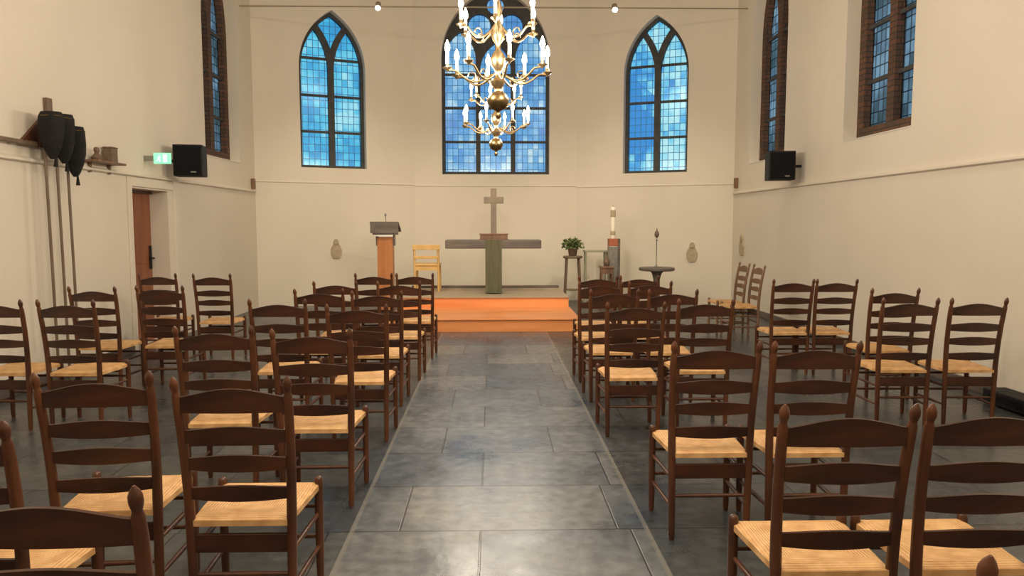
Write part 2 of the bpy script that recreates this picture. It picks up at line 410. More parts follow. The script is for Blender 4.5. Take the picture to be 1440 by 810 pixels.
def window(name, loc, rz, w, z0, zs, frame_mat, glass, b, m, depth=0.10, setback=0.16, bars=(), kind=2, R=None, pos=0.5):
    e = empty(name, loc, rz); struct(e)
    out = arch(w, z0, zs, R)
    if kind == 2:
        holes = lancets(w, z0, zs, b, m, R=R)
    else:
        lw = (w - 2*b - 2*m)/3; holes = []
        for k in (-1, 0, 1):
            zz = 4.47 if k == 0 else 4.69
            holes.append(shift(arch(lw, z0+b, zz, lw*(1.0 if k == 0 else 0.95)), k*(lw+m)))
        for dx, zz, r in ((-0.31, 5.31, 0.222), (0.31, 5.31, 0.222), (0, 5.69, 0.165)):
            holes.append([(dx+r*math.cos(2*PI*i/20), zz+r*math.sin(2*PI*i/20)) for i in range(20)])
    plate('window_frame', out, holes, setback, setback+depth, frame_mat, e)
    plate('window_pane', arch(w, z0, zs, R, inset=0.02), [], setback+depth*pos, setback+depth*pos+0.008, glass, e)
    for z in bars:
        hw = w/2 - b*0.5
        MB().box((-hw, setback+depth*0.3, z-0.022), (hw, setback+depth*0.7, z+0.022)).build('glazing_bar', 'ironframe', e)
    return e
aL = math.atan2(LA1[1]-LA0[1], LA1[0]-LA0[0]); aR = math.atan2(RA1[1]-RA0[1], RA1[0]-RA0[0])
pL = (LA0[0]+uL*math.cos(aL), LA0[1]+uL*math.sin(aL), 0); pR = (RA0[0]+uR*math.cos(aR), RA0[1]+uR*math.sin(aR), 0)
window('window_1', pL, aL, wL, 2.53, ZSL, 'ironframe', 'glassL', 0.055, 0.11, bars=(3.20, 3.86, 4.53))
window('window_2', (cx, 14.5, 0), 0, CW, 2.46, 4.66, 'ironframe', 'glassC', 0.06, 0.09, bars=(3.10, 3.75, 4.39), kind=3, R=CR)
window('window_3', pR, aR, wR, 2.455, ZSL-0.04, 'ironframe', 'glassR', 0.055, 0.11, bars=(3.12, 3.78, 4.45))
window('window_4', (WX0, LW_y, 0), PI/2, 1.5, SILL, 4.5, 'brick', 'glassS', 0.15, 0.15, depth=0.10, setback=0.17, bars=(3.2, 3.85, 4.5), R=1.875, pos=0.85)
window('window_5', (WX1, RW1_y, 0), -PI/2, 1.5, SILL, 4.5, 'brick', 'glassS', 0.15, 0.15, depth=0.10, setback=0.17, bars=(3.2, 3.85, 4.5), R=1.875, pos=0.85)
window('window_6', (WX1, RW2_y, 0), -PI/2, 1.5, SILL, 4.5, 'brick', 'glassS', 0.15, 0.15, depth=0.10, setback=0.17, bars=(3.2, 3.85, 4.5), R=1.875, pos=0.85)

for nm, x, y, sg in (('trim_7', WX0, LW_y, 1), ('trim_10', WX1, RW1_y, -1), ('trim_11', WX1, RW2_y, -1)):
    a, b = x-sg*0.17, x+sg*0.012
    struct(MB().add([(a, y-0.745, SILL), (b, y-0.745, SILL), (b, y+0.745, SILL), (a, y+0.745, SILL), (a, y-0.745, SILL+0.05), (b, y-0.745, SILL+0.008), (b, y+0.745, SILL+0.008), (a, y+0.745, SILL+0.05)],
        [(0,3,2,1),(4,5,6,7),(0,1,5,4),(1,2,6,5),(2,3,7,6),(3,0,4,7)]).build(nm, 'white'))

# ------------------------------------------------------------------ door in the left wall
d = empty('door_1', (WX0-0.23, door_y0, 0)); struct(d)
MB().box((-0.05, 0.0, 0.0), (0.0, door_y1-door_y0, door_h)).build('door_leaf', 'door', d, bevel=0.004)
fr = MB()
for z0, z1 in ((0.12, 0.85), (1.0, 1.84)):
    for a, b in ((0.14, 0.46), (0.52, 0.84)):
        fr.box((-0.004, a, z0), (0.008, b, z1))
fr.build('door_panel', 'door', d, bevel=0.006)
h = MB().box((0.0, 0.875, 0.92), (0.014, 0.935, 1.22)).build('handle_plate', 'black', d, bevel=0.003)
hb = MB(); hb.tube([(0.0, 0.905, 1.06), (0.05, 0.905, 1.06), (0.06, 0.89, 1.06), (0.06, 0.79, 1.055)], 0.011)
hb.build('door_handle', 'black', d, smooth=True)
MB().box((-0.06, 0.0, door_h-0.035), (0.03, door_y1-door_y0, door_h-0.001)).build('door_frame', 'altar', d)
# plaster surround of the door
sr = MB()
sr.box((WX0, door_y1+0.14, 0), (WX0+0.035, door_y1+0.28, 2.08)).box((WX0, door_y0-0.12, 0), (WX0+0.02, door_y0-0.02, 2.05)).box((WX0, door_y0-0.02, door_h+0.02), (WX0+0.02, door_y1+0.14, door_h+0.10))
struct(sr.build('trim_8', 'plaster', bevel=0.005))

# ------------------------------------------------------------------ dais and altar
da = empty('altar_dais', (-0.12, 10.22, 0))
tag(da, 'two-stepped orange wooden dais across the end of the aisle', 'platform')
x0, x1 = -1.33, 1.33
MB().box((x0, 0.0, 0.0), (x1, 1.42, 0.165)).build('lower_step', 'orange_wood', da, bevel=0.004)
MB().box((x0, -0.025, 0.165), (x1+0.02, 1.42, 0.19)).build('step_nosing', 'orange_wood', da, bevel=0.008)
MB().box((x0, 1.40, 0.0), (x1, 3.10, 0.335)).build('upper_step', 'orange_wood', da, bevel=0.004)
MB().box((x0, 1.38, 0.335), (x1, 3.02, 0.355)).build('dais_carpet', 'dais_top', da, bevel=0.004)
struct(MB().box((-1.45, 13.33, 0), (1.21, 13.41, 0.39)).build('trim_6', 'altar', bevel=0.004))

al = empty('altar_table', (0.025, 12.32, 0.355))
tag(al, 'wooden altar table with long beam top and green cloth down its pedestal', 'altar')
MB().box((-0.79, -0.25, 0.745), (0.78, 0.25, 0.885)).build('table_top', 'altar', al, bevel=0.015)
MB().box((-0.13, -0.12, 0.0), (0.13, 0.12, 0.745)).build('pedestal', 'altar', al, bevel=0.01)
g = MB(); nx = 12
for i in range(nx):
    xa = -0.135+0.27*i/nx; xb = -0.135+0.27*(i+1)/nx
    ya = -0.258-0.006*math.sin(i*1.7); yb = -0.258-0.006*math.sin((i+1)*1.7)
    g.add([(xa, ya, 0.02), (xb, yb, 0.02), (xb, -0.258, 0.89), (xa, -0.258, 0.89),
           (xa, ya+0.006, 0.02), (xb, yb+0.006, 0.02), (xb, -0.252, 0.89), (xa, -0.252, 0.89)],
          [(0,1,2,3), (7,6,5,4), (0,4,5,1), (3,2,6,7), (0,3,7,4), (1,5,6,2)])
g.box((-0.135, -0.252, 0.886), (0.135, 0.02, 0.8865))
g.build('altar_cloth', 'green_cloth', al, smooth=True)
bk = empty('altar_bible', (0.03, 12.24, 1.242)); tag(bk, 'thick red-brown bible lying on the middle of the altar', 'book')
MB().box((-0.24, -0.14, 0.0), (0.24, 0.14, 0.012)).build('back_cover', 'book', bk, bevel=0.003)
MB().box((-0.225, -0.128, 0.012), (0.225, 0.13, 0.085)).build('pages', 'brown_wood', bk, bevel=0.004)
MB().box((-0.24, -0.14, 0.085), (0.24, 0.14, 0.10)).build('front_cover', 'book', bk, bevel=0.003)
cr = empty('standing_cross', (0.03, 12.46, 1.2415)); tag(cr, 'tall grey-brown wooden cross standing on the altar', 'cross')
MB().box((-0.13, -0.075, 0.0), (0.13, 0.075, 0.05)).build('cross_base', 'cross', cr, bevel=0.006)
MB().box((-0.05, -0.03, 0.05), (0.045, 0.03, 0.85)).build('cross_post', 'cross', cr, bevel=0.006)
MB().box((-0.165, -0.035, 0.60), (0.165, 0.035, 0.71)).build('cross_arm', 'cross', cr, bevel=0.006)

# ------------------------------------------------------------------ lectern
le = empty('lectern', (-1.80, 12.60, 0)); tag(le, 'lectern with dark reading desk on an orange wooden column', 'lectern'); le.scale = (1, 1, 0.962)
MB().box((-0.13, -0.10, 0.04), (0.13, 0.10, 1.33)).build('column', 'lectern_wood', le, bevel=0.008)
MB().box((-0.22, -0.2, 0.0), (0.22, 0.2, 0.04)).build('base', 'altar', le, bevel=0.008)
MB().box((-0.155, -0.08, 1.18), (-0.13, 0.08, 1.37)).build('side_bracket', 'altar', le)
MB().box((0.13, -0.08, 1.18), (0.155, 0.08, 1.37)).build('side_bracket', 'altar', le)
MB().box((-0.14, -0.16, 1.345), (0.14, 0.12, 1.37)).build('shelf', 'white', le, bevel=0.003)
dk = MB().add([(-0.24,-0.15,1.56),(0.24,-0.15,1.56),(0.24,0.18,1.42),(-0.24,0.18,1.42),(-0.24,-0.15,1.60),(0.24,-0.15,1.60),(0.24,0.18,1.46),(-0.24,0.18,1.46)],
              [(0,3,2,1),(4,5,6,7),(0,1,5,4),(1,2,6,5),(2,3,7,6),(3,0,4,7)])
dk.box((-0.235, -0.15, 1.40), (0.235, -0.13, 1.56)).box((-0.20, -0.13, 1.37), (0.20, 0.12, 1.42))
dk.build('reading_desk', 'altar', le)
mi = MB().tube([(0.0, 0.05, 1.50), (0.0, 0.04, 1.62), (0.0, 0.01, 1.70)], 0.006)
mi.lathe([(0.004, 0), (0.016, 0.01), (0.018, 0.04), (0.006, 0.06)], 10, (0.0, 0.01, 1.69)); mi.build('microphone', 'greymetal', le, smooth=True)

# pale armchair on the dais
pc = empty('clergy_chair', (-1.11, 12.75, 0.355)); tag(pc, 'pale beech chair with open slatted back on the dais left of the altar', 'chair')
for sx in (-1, 1):
    MB().tube([(0.2*sx, -0.20, 0), (0.2*sx, -0.20, 0.45), (0.2*sx, -0.25, 0.80)], 0.02).build('leg', 'pale_wood', pc, smooth=True)
    MB().tube([(0.2*sx, 0.20, 0), (0.2*sx, 0.20, 0.44)], 0.02).build('leg', 'pale_wood', pc, smooth=True)
MB().box((-0.23, -0.27, 0.71), (0.23, -0.235, 0.80)).build('back_slat', 'pale_wood', pc, bevel=0.006)
MB().box((-0.20, -0.25, 0.56), (0.20, -0.225, 0.61)).build('back_slat', 'pale_wood', pc, bevel=0.006)
MB().box((-0.22, -0.21, 0.435), (0.22, 0.23, 0.475)).build('seat', 'pale_wood', pc, bevel=0.012)
MB().box((-0.19, -0.21, 0.36), (0.19, -0.19, 0.43)).build('seat_rail', 'pale_wood', pc)
MB().box((-0.19, 0.19, 0.36), (0.19, 0.21, 0.43)).build('seat_rail', 'pale_wood', pc)

# ------------------------------------------------------------------ plant on stand
ps = empty('plant_stand', (1.48, 13.55, 0)); tag(ps, 'tall slender four-legged stand carrying a green plant right of the altar', 'plant stand'); ps.scale = (1, 1, 0.95)
for sx in (-1, 1):
    for sy in (-1, 1):
        MB().tube([(0.15*sx, 0.13*sy, 0), (0.11*sx, 0.10*sy, 0.93)], [0.014, 0.018]).build('leg', 'pole', ps, smooth=True)
MB().lathe([(0.17, 0.92), (0.18, 0.93), (0.18, 0.955), (0.17, 0.965)], 24).build('stand_top', 'pole', ps, smooth=True)
MB().lathe([(0.11, 0.30), (0.12, 0.31), (0.11, 0.32)], 20).build('lower_shelf', 'pole', ps, smooth=True)
pp = empty('potted_plant', (1.48, 13.55, 0.917)); tag(pp, 'low bushy dark green plant in a small brown pot', 'plant')
MB().lathe([(0.06, 0), (0.075, 0.02), (0.09, 0.13), (0.098, 0.14), (0.085, 0.14), (0.08, 0.12), (0.0, 0.12)], 18).build('pot', 'pot', pp, smooth=True)
lf = MB()
rnd = random.Random(3)
for i in range(170):
    th = rnd.uniform(0, 2*PI); el = rnd.uniform(-0.3, 1.35); r = rnd.uniform(0.06, 0.20)
    c = Vector((math.cos(th)*math.cos(el)*r*1.15, math.sin(th)*math.cos(el)*r*1.15, 0.17+math.sin(el)*r*0.85))
    a = Vector((rnd.uniform(-1, 1), rnd.uniform(-1, 1), rnd.uniform(-1, 1))).normalized()
    b = a.orthogonal().normalized(); l = rnd.uniform(0.03, 0.055); w = l*0.45
    nn = a.cross(b)*0.004
    lf.add([c-a*l, c+b*w+nn, c+a*l, c-b*w+nn, c-nn*2], [(0,1,3), (1,2,3), (0,4,1), (1,4,2), (2,4,3), (3,4,0)])
for i in range(9):
    th = i*0.7; lf.tube([(0, 0, 0.10), (0.10*math.cos(th), 0.10*math.sin(th), 0.22)], 0.004, 5)
lf.build('foliage', 'leaf', pp)

# ------------------------------------------------------------------ paschal candle
pk = empty('candle_stand', (2.17, 13.15, 0)); tag(pk, 'tall grey square floor stand holding the large banded candle', 'candle stand'); pk.scale = (1, 1, 0.955)
MB().box((-0.10, -0.10, 0.04), (0.06, 0.10, 1.16)).build('column', 'greymetal', pk, bevel=0.01)
MB().box((0.06, -0.10, 0.04), (0.10, 0.10, 1.30)).build('side_board', 'altar', pk, bevel=0.004)
MB().box((-0.10, -0.09, 1.16), (0.06, 0.09, 1.30)).build('candle_socket', 'red', pk, bevel=0.006)
MB().box((-0.17, -0.17, 0), (0.17, 0.17, 0.04)).build('base', 'greymetal', pk, bevel=0.006)
pq = empty('paschal_candle', (2.15, 13.15, 1.242)); tag(pq, 'large ivory candle with brown bands standing in the grey floor stand', 'candle')
MB().lathe([(0.042, 0), (0.043, 0.01), (0.043, 0.55), (0.036, 0.56), (0.01, 0.562)], 18).build('wax', 'candle', pq, smooth=True)
for z in (0.06, 0.38):
    MB().lathe([(0.044, z), (0.0455, z+0.005), (0.0455, z+(0.07 if z < 0.2 else 0.12)), (0.044, z+(0.075 if z < 0.2 else 0.125))], 18).build('wax_band', 'stone', pq, smooth=True)
MB().tube([(0, 0, 0.55), (0, 0, 0.585)], 0.004, 6).build('wick', 'black', pq)

# grey-green side table, brown cupboard piece and vase
st = empty('side_table', (1.89, 13.52, 0)); tag(st, 'narrow table with thin grey-green top between plant stand and candle stand', 'table')
MB().box((-0.21, -0.13, 0.99), (0.21, 0.13, 1.02)).build('table_top', 'greygreen', st, bevel=0.006)
for sx in (-1, 1):
    for sy in (-1, 1):
        MB().tube([(0.18*sx, 0.10*sy, 0), (0.18*sx, 0.10*sy, 0.99)], 0.015).build('leg', 'greygreen', st, smooth=True)
sb = empty('low_stool', (1.99, 12.80, 0)); sb.scale = (1, 1, 0.94); tag(sb, 'small brown wooden stool in front of the side table', 'stool')
MB().box((-0.12, -0.11, 0.78), (0.12, 0.11, 0.82)).build('stool_top', 'brown_wood', sb, bevel=0.01)
MB().box((-0.10, -0.095, 0.68), (0.10, 0.095, 0.78)).build('apron', 'brown_wood', sb, bevel=0.004)
for sx in (-1, 1):
    for sy in (-1, 1):
        MB().tube([(0.10*sx, 0.09*sy, 0), (0.09*sx, 0.085*sy, 0.78)], 0.016).build('leg', 'brown_wood', sb, smooth=True)
va = MB().lathe([(0.03, 0), (0.055, 0.03), (0.06, 0.09), (0.03, 0.14), (0.016, 0.17), (0.018, 0.22), (0.026, 0.235), (0.014, 0.235), (0.010, 0.18), (0.0, 0.16)], 18).build('vase', 'pot', smooth=True)
va.location = (1.99, 12.80, 0.771); tag(va, 'small narrow-necked brown vase on the brown stool', 'vase')

# round table with tall candlestick
rt = empty('round_table', (2.78, 12.40, 0)); tag(rt, 'small round dark pedestal table in front of the right apse wall', 'table'); rt.scale = (1, 1, 0.945)
MB().lathe([(0.27, 0.755), (0.295, 0.765), (0.30, 0.785), (0.295, 0.81), (0.28, 0.815)], 32).build('table_top', 'altar', rt, smooth=True)
MB().lathe([(0.16, 0), (0.17, 0.02), (0.10, 0.05), (0.06, 0.10), (0.055, 0.60), (0.08, 0.70), (0.12, 0.757)], 20).build('pedestal', 'altar', rt, smooth=True)
cs = empty('candlestick', (2.77, 12.40, 0.770)); tag(cs, 'thin tall metal stem with dark knob on the small round table', 'candlestick')
MB().lathe([(0.06, 0), (0.062, 0.01), (0.02, 0.025), (0.008, 0.06), (0.008, 0.44), (0.02, 0.46), (0.008, 0.48), (0.01, 0.50)], 16).build('stem', 'greymetal', cs, smooth=True)
MB().lathe([(0.012, 0.50), (0.034, 0.525), (0.04, 0.56), (0.03, 0.60), (0.012, 0.62), (0.006, 0.66)], 16).build('knob', 'pot', cs, smooth=True)

# ------------------------------------------------------------------ reliefs and sensors on the apse walls
def onwall(base, ang, u, z, off=0.0):
    return (base[0]+u*math.cos(ang)+off*math.sin(ang), base[1]+u*math.sin(ang)-off*math.cos(ang), z)
def relief(loc, rz, label):
    e = empty('wall_relief', loc, rz); tag(e, label, 'relief', 'stone reliefs on the apse walls')
    outl = [(0.0, -0.18), (0.06, -0.17), (0.095, -0.10), (0.10, -0.02), (0.075, 0.05), (0.05, 0.08), (0.045, 0.14), (0.02, 0.18),
            (-0.02, 0.18), (-0.045, 0.14), (-0.05, 0.08), (-0.075, 0.05), (-0.10, -0.02), (-0.095, -0.10), (-0.06, -0.17)]
    p = plate('relief_body', outl, [], -0.03, 0.0, 'stone', e)
    MB().box((-0.045, -0.045, 0.08), (0.045, -0.03, 0.15)).build('relief_head', 'stone', e, bevel=0.01)
relief(onwall(LA0, aL, 1.40, 1.04, 0.001), aL, 'small brown stone relief low on the left apse wall')
relief(onwall(RA0, aR, 2.24, 0.98, 0.001), aR, 'small brown stone relief low on the right apse wall')
relief((WX1-0.001, 12.75, 1.13), -PI/2, 'small faint stone relief on the right nave wall near the corner')
for (x, y, z, rz, lab) in ((WX0+0.035, 13.14, 2.20, 0.0, 'small dark sensor box at the left corner of nave and apse'),
                           (WX1-0.035, 13.08, 2.22, 0.0, 'small dark sensor box at the right corner of nave and apse')):
    s = empty('sensor', (x, y, z), rz); tag(s, lab, 'sensor', 'corner sensors')
    MB().box((-0.035, -0.03, -0.09), (0.035, 0.03, 0.09)).build('housing', 'brown_wood', s, bevel=0.01)
    MB().lathe([(0.018, -0.045), (0.02, -0.03), (0.01, -0.02)], 12).build('lens', 'black', s, smooth=True)

# tie rod with two spotlights
rodz = 5.12
o = MB().tube([(WX0, 12.8, rodz), (WX1, 12.8, rodz+0.02)], 0.012, 10).build('trim_9', 'rod', smooth=True); struct(o)
for x, lab in ((-1.89, 'small lit spotlight above, between left and middle apse windows'), (2.07, 'small lit spotlight above, between middle and right apse windows')):
    s = empty('spotlight', (x, 12.8, rodz)); tag(s, lab, 'spotlight', 'spotlights on the tie rod')
    MB().lathe([(0.03, -0.02), (0.032, 0.0), (0.032, 0.06), (0.02, 0.075)], 14).build('clamp', 'rod', s, smooth=True)
    b1 = MB().lathe([(0.040, -0.02), (0.046, 0.0), (0.046, 0.09), (0.03, 0.11)], 16); 
    hd = b1.build('lamp_housing', 'rod', s, smooth=True); hd.location = (0, -0.075, -0.02); hd.rotation_euler = (-0.7, 0, 0)
    ln = MB().lathe([(0.012, -0.062), (0.036, -0.050), (0.046, -0.030), (0.042, -0.018)], 16).build('lens', 'spotglow', hd, smooth=True)

# ------------------------------------------------------------------ loudspeakers
def speaker(loc, rz, side, lab, w=0.36, h=0.40):
    e = empty('loudspeaker', loc, rz); tag(e, lab, 'loudspeaker', 'wall loudspeakers')
    MB().box((-w/2, -0.14, -h/2), (w/2, 0.14, h/2)).build('cabinet', 'black', e, bevel=0.012)
    MB().box((-w/2+0.02, -0.152, -h/2+0.02), (w/2-0.02, -0.14, h/2-0.02)).build('grille', 'grille', e, bevel=0.004)
    MB().box((w*0.1, -0.156, -h/2+0.045), (w*0.28, -0.1515, -h/2+0.06)).build('badge', 'greymetal', e)
    MB().tube([(side*0.17, 0.05, 0.0), (side*0.325, 0.05, 0.0)], 0.02).build('wall_bracket', 'black', e, smooth=True)
speaker((-3.90, 9.78, 2.31), 0.16, -1, 'square black loudspeaker on the left wall beside the narrow window')
speaker((4.05, 10.40, 2.31), -0.16, 1, 'square black loudspeaker on the right wall below the dark window')

# ------------------------------------------------------------------ exit sign
ex = empty('exit_sign', (WX0+0.22, 9.15, 2.29)); tag(ex, 'small glowing green emergency exit sign above the brown door', 'sign')
MB().box((-0.10, -0.02, -0.065), (0.10, 0.02, 0.065)).build('light_box', 'exit', ex, bevel=0.006)
MB().box((-0.22, -0.012, -0.03), (-0.10, 0.012, 0.03)).build('wall_mount', 'greymetal', ex, bevel=0.004)
pg = MB()
pg.box((0.02, -0.0225, -0.045), (0.06, -0.0202, 0.045))                      # doorway
pg.lathe([(0.001, -0.001), (0.009, -0.001), (0.009, 0.001), (0.001, 0.001)], 10, (-0.028, -0.0213, 0.03))
pg.tube([(-0.03, -0.0213, 0.02), (-0.035, -0.0213, -0.008)], 0.006, 6)
pg.tube([(-0.035, -0.0213, -0.008), (-0.018, -0.0213, -0.022), (-0.024, -0.0213, -0.042)], 0.004, 6)
pg.tube([(-0.035, -0.0213, -0.008), (-0.05, -0.0213, -0.028), (-0.064, -0.0213, -0.03)], 0.004, 6)
pg.tube([(-0.05, -0.0213, 0.004), (-0.03, -0.0213, 0.014), (-0.012, -0.0213, 0.004)], 0.0035, 6)
pg.build('running_person_pictogram', 'exitmark', ex)

# ------------------------------------------------------------------ collection bags on poles, rail, wall shelf
rl = empty('wall_rail', (WX0, 5.0, 2.22)); tag(rl, 'long brown wooden rail on the left wall ending at the black bags', 'rail')
MB().box((0.04, -2.5, -0.02), (0.08, 1.92, 0.02)).build('rail_bar', 'pole', rl, bevel=0.008)
for y in (-2.2, -0.8, 0.6, 1.6):
    MB().box((0.0, y, -0.015), (0.045, y+0.04, 0.015)).build('rail_bracket', 'pole', rl)
hb = empty('bag_holder', (WX0, 7.25, 2.26)); tag(hb, 'dark triangular wooden holder with upright peg behind the black bags', 'holder')
vs = [(-0.52, -0.05), (0.12, -0.05), (0.06, 0.27), (-0.08, 0.29)]
q = MB().add([(0.0, y, z) for y, z in vs] + [(0.03, y, z) for y, z in vs], [(0,1,2,3), (7,6,5,4), (0,4,5,1), (1,5,6,2), (2,6,7,3), (3,7,4,0)])
q.build('back_board', 'wood', hb, bevel=0.004)
MB().box((0.0, -0.09, 0.2), (0.045, -0.01, 0.42)).build('upright_peg', 'pole', hb, bevel=0.006)
MB().box((0.03, -0.30, -0.06), (0.075, 0.30, -0.035)).build('notched_shelf', 'wood', hb, bevel=0.004)
labs = ['wooden pole with black velvet collection bag, nearest of the three on the left wall',
        'wooden pole with black velvet collection bag, middle of the three on the left wall',
        'wooden pole with black velvet collection bag, farthest of the three on the left wall']
for i, (y, zt) in enumerate(((6.90, 2.49), (7.075, 2.49), (7.25, 2.40))):
    e = empty('collection_bag', (WX0+0.20, y, 0)); tag(e, labs[i], 'collection bag', 'collection bags on poles')
    MB().tube([(-0.03, 0, 0.0), (-0.055, 0.0, zt)], 0.013, 10).build('pole', 'pole', e, smooth=True)
    MB().tube([(0.02+0.10*math.cos(a), 0.074*math.sin(a), zt-0.02) for a in [2*PI*k/18 for k in range(19)]], 0.006, 6).build('hoop', 'darkbrass', e, smooth=True)
    prof = [(0.2, 0.03), (0.85, 0.02), (1.0, -0.03), (1.02, -0.14), (0.95, -0.24), (0.72, -0.34), (0.42, -0.42), (0.2, -0.46)]
    mb = MB(); n = 20; V = []; F = []
    for j, (r, z) in enumerate(prof):
        for k in range(n):
            a = 2*PI*k/n; w = 1+0.07*math.sin(a*5+j*0.5+i)*(j > 1)
            V.append((0.02+0.105*r*w*math.cos(a), 0.079*r*w*math.sin(a), zt+z*(0.88+0.05*i)))
    for j in range(len(prof)-1):
        for k in range(n): F.append((j*n+k, j*n+(k+1) % n, (j+1)*n+(k+1) % n, (j+1)*n+k))
    F.append(tuple(range(n-1, -1, -1))); F.append(tuple((len(prof)-1)*n+k for k in range(n)))
    mb.add(V, F).build('velvet_bag', 'velvet', e, smooth=True)
    MB().tube([(0.02, 0.035, zt-0.40-0.02*i), (0.02, 0.035, zt-0.47-0.03*i)], [0.008, 0.02], 8).build('tassel', 'velvet', e, smooth=True)

sh = empty('wall_shelf', (WX0, 8.1, 2.14)); tag(sh, 'small narrow wall shelf on the left wall between bags and exit sign', 'shelf')
MB().box((0.0, -0.30, 0.0), (0.16, 0.28, 0.022)).build('shelf_board', 'brown_wood', sh, bevel=0.004)
MB().box((0.0, -0.22, -0.10), (0.03, -0.19, 0.0)).box((0.0, 0.17, -0.10), (0.03, 0.20, 0.0)).build('shelf_bracket', 'brown_wood', sh)
o = MB().box((-0.05, -0.06, 0), (0.05, 0.06, 0.15)).box((-0.055, -0.065, 0.15), (0.055, 0.065, 0.165)).build('wooden_box', 'pot', bevel=0.006)
o.location = (WX0+0.08, 8.20, 2.162); tag(o, 'small brown box standing on the left wall shelf', 'box')
o = MB().lathe([(0.05, 0), (0.055, 0.01), (0.06, 0.03), (0.035, 0.06), (0.02, 0.08), (0.03, 0.10), (0.025, 0.13), (0.005, 0.14)], 16).build('turned_ornament', 'pot', smooth=True)
o.location = (WX0+0.08, 7.92, 2.162); tag(o, 'small dark rounded ornament at the near end of the wall shelf', 'ornament')

# black duct at the foot of the right wall
du = empty('floor_heater', (WX1-0.12, 5.05, 0)); tag(du, 'low black heater box on the floor along the right wall', 'heater')
MB().box((-0.10, -1.5, 0.015), (0.10, 0.98, 0.13)).build('heater_body', 'black', du, bevel=0.01)
MB().box((-0.105, -1.4, 0.05), (-0.10, 0.9, 0.10)).build('heater_grille', 'grille', du)
for y in (-1.3, 0.8):
    MB().box((-0.08, y, 0), (0.08, y+0.06, 0.02)).build('heater_foot', 'black', du)

# ------------------------------------------------------------------ chandeliers
def chandelier(loc, label, ph=0.0):
    """z = 0 at the lowest tip"""
    e = empty('brass_chandelier', loc, ph); tag(e, label, 'chandelier', 'brass chandeliers over the aisle')
    MB().lathe([(0.004, 0.0), (0.018, 0.015), (0.022, 0.035), (0.012, 0.055), (0.02, 0.07)], 16).build('finial', 'darkbrass', e, smooth=True)
    MB().lathe([(0.02, 0.065), (0.06, 0.085), (0.083, 0.125), (0.085, 0.155), (0.062, 0.195), (0.03, 0.215)], 24).build('lower_ball', 'darkbrass', e, smooth=True)
    MB().lathe([(0.028, 0.21), (0.022, 0.23), (0.045, 0.26), (0.055, 0.29), (0.03, 0.32), (0.018, 0.35), (0.03, 0.38), (0.055, 0.41), (0.06, 0.46),
                (0.045, 0.50), (0.02, 0.53), (0.018, 0.57), (0.04, 0.60), (0.055, 0.64), (0.05, 0.69), (0.025, 0.73), (0.014, 0.77), (0.03, 0.80),
                (0.036, 0.84), (0.02, 0.88), (0.010, 0.92)], 20).build('baluster_stem', 'brass', e, smooth=True)
    MB().tube([(0, 0, 0.9), (0, 0, ZC-loc[2])], 0.009, 8).build('hanging_rod', 'darkbrass', e, smooth=True)
    def arm(a, R, z0, z1, zc, proto=None):
        c, s = math.cos(a), math.sin(a)
        am = MB(); pts = []
        for t in [i/14 for i in range(15)]:
            r = 0.05+(R-0.05)*t
            z = z0 + (z1-z0)*t - 0.085*math.sin(PI*min(t*1.25, 1.0)) + 0.03*math.sin(PI*t)*(1-t)
            pts.append((r*c, r*s, z))
        am.tube(pts, 0.0085, 8)
        sc = [((0.05+(R-0.05)*0.45+0.03*math.cos(k))*c, (0.05+(R-0.05)*0.45+0.03*math.cos(k))*s, (z0+z1)/2-0.03+0.03*math.sin(k)) for k in [i*0.5 for i in range(11)]]
        am.tube(sc, 0.005, 6)
        ao = am.build('arm', 'brass', e, smooth=True)
        p = (R*c, R*s, z1)
        MB().lathe([(0.008, -0.012), (0.014, 0.0), (0.036, 0.012), (0.038, 0.018), (0.015, 0.016), (0.014, 0.045), (0.009, 0.05)], 14, p).build('drip_pan', 'brass', ao, smooth=True)
        MB().lathe([(0.013, 0.03), (0.013, 0.03+zc), (0.006, 0.032+zc)], 10, p).build('candle', 'candle', ao, smooth=True)
        MB().lathe([(0.006, 0.03+zc), (0.017, 0.045+zc), (0.021, 0.065+zc), (0.015, 0.095+zc), (0.002, 0.125+zc)], 10, p).build('bulb', 'flame', ao, smooth=True)
    for k in range(8): arm(2*PI*k/8+0.2, 0.395, 0.34, 0.360, 0.10)
    for k in range(6): arm(2*PI*k/6+0.45, 0.31, 0.68, 0.670, 0.10)
    # the electric candles' light
    for k in range(4):
        a = 2*PI*k/4+0.6
        l = bpy.data.lights.new('candle_light', 'POINT'); l.energy = CH_W/4; l.color = (1.0, 0.88, 0.71); l.shadow_soft_size = 0.07
        lo = bpy.data.objects.new('candle_light', l); C.objects.link(lo); lo.parent = e; lo.location = (0.50*math.cos(a), 0.50*math.sin(a), 0.42)
    return e
CH_W = 150
chandelier((0.05, 5.85, 2.31), 'nearer brass chandelier with lit candle bulbs, its top cut by the frame')
chandelier((0.05, 9.00, 2.31), 'farther brass chandelier hanging lower in view before the middle window', 0.3)
chandelier((0.05, 2.30, 2.55), 'brass chandelier hanging over the near end of the aisle, above the frame', 0.15)

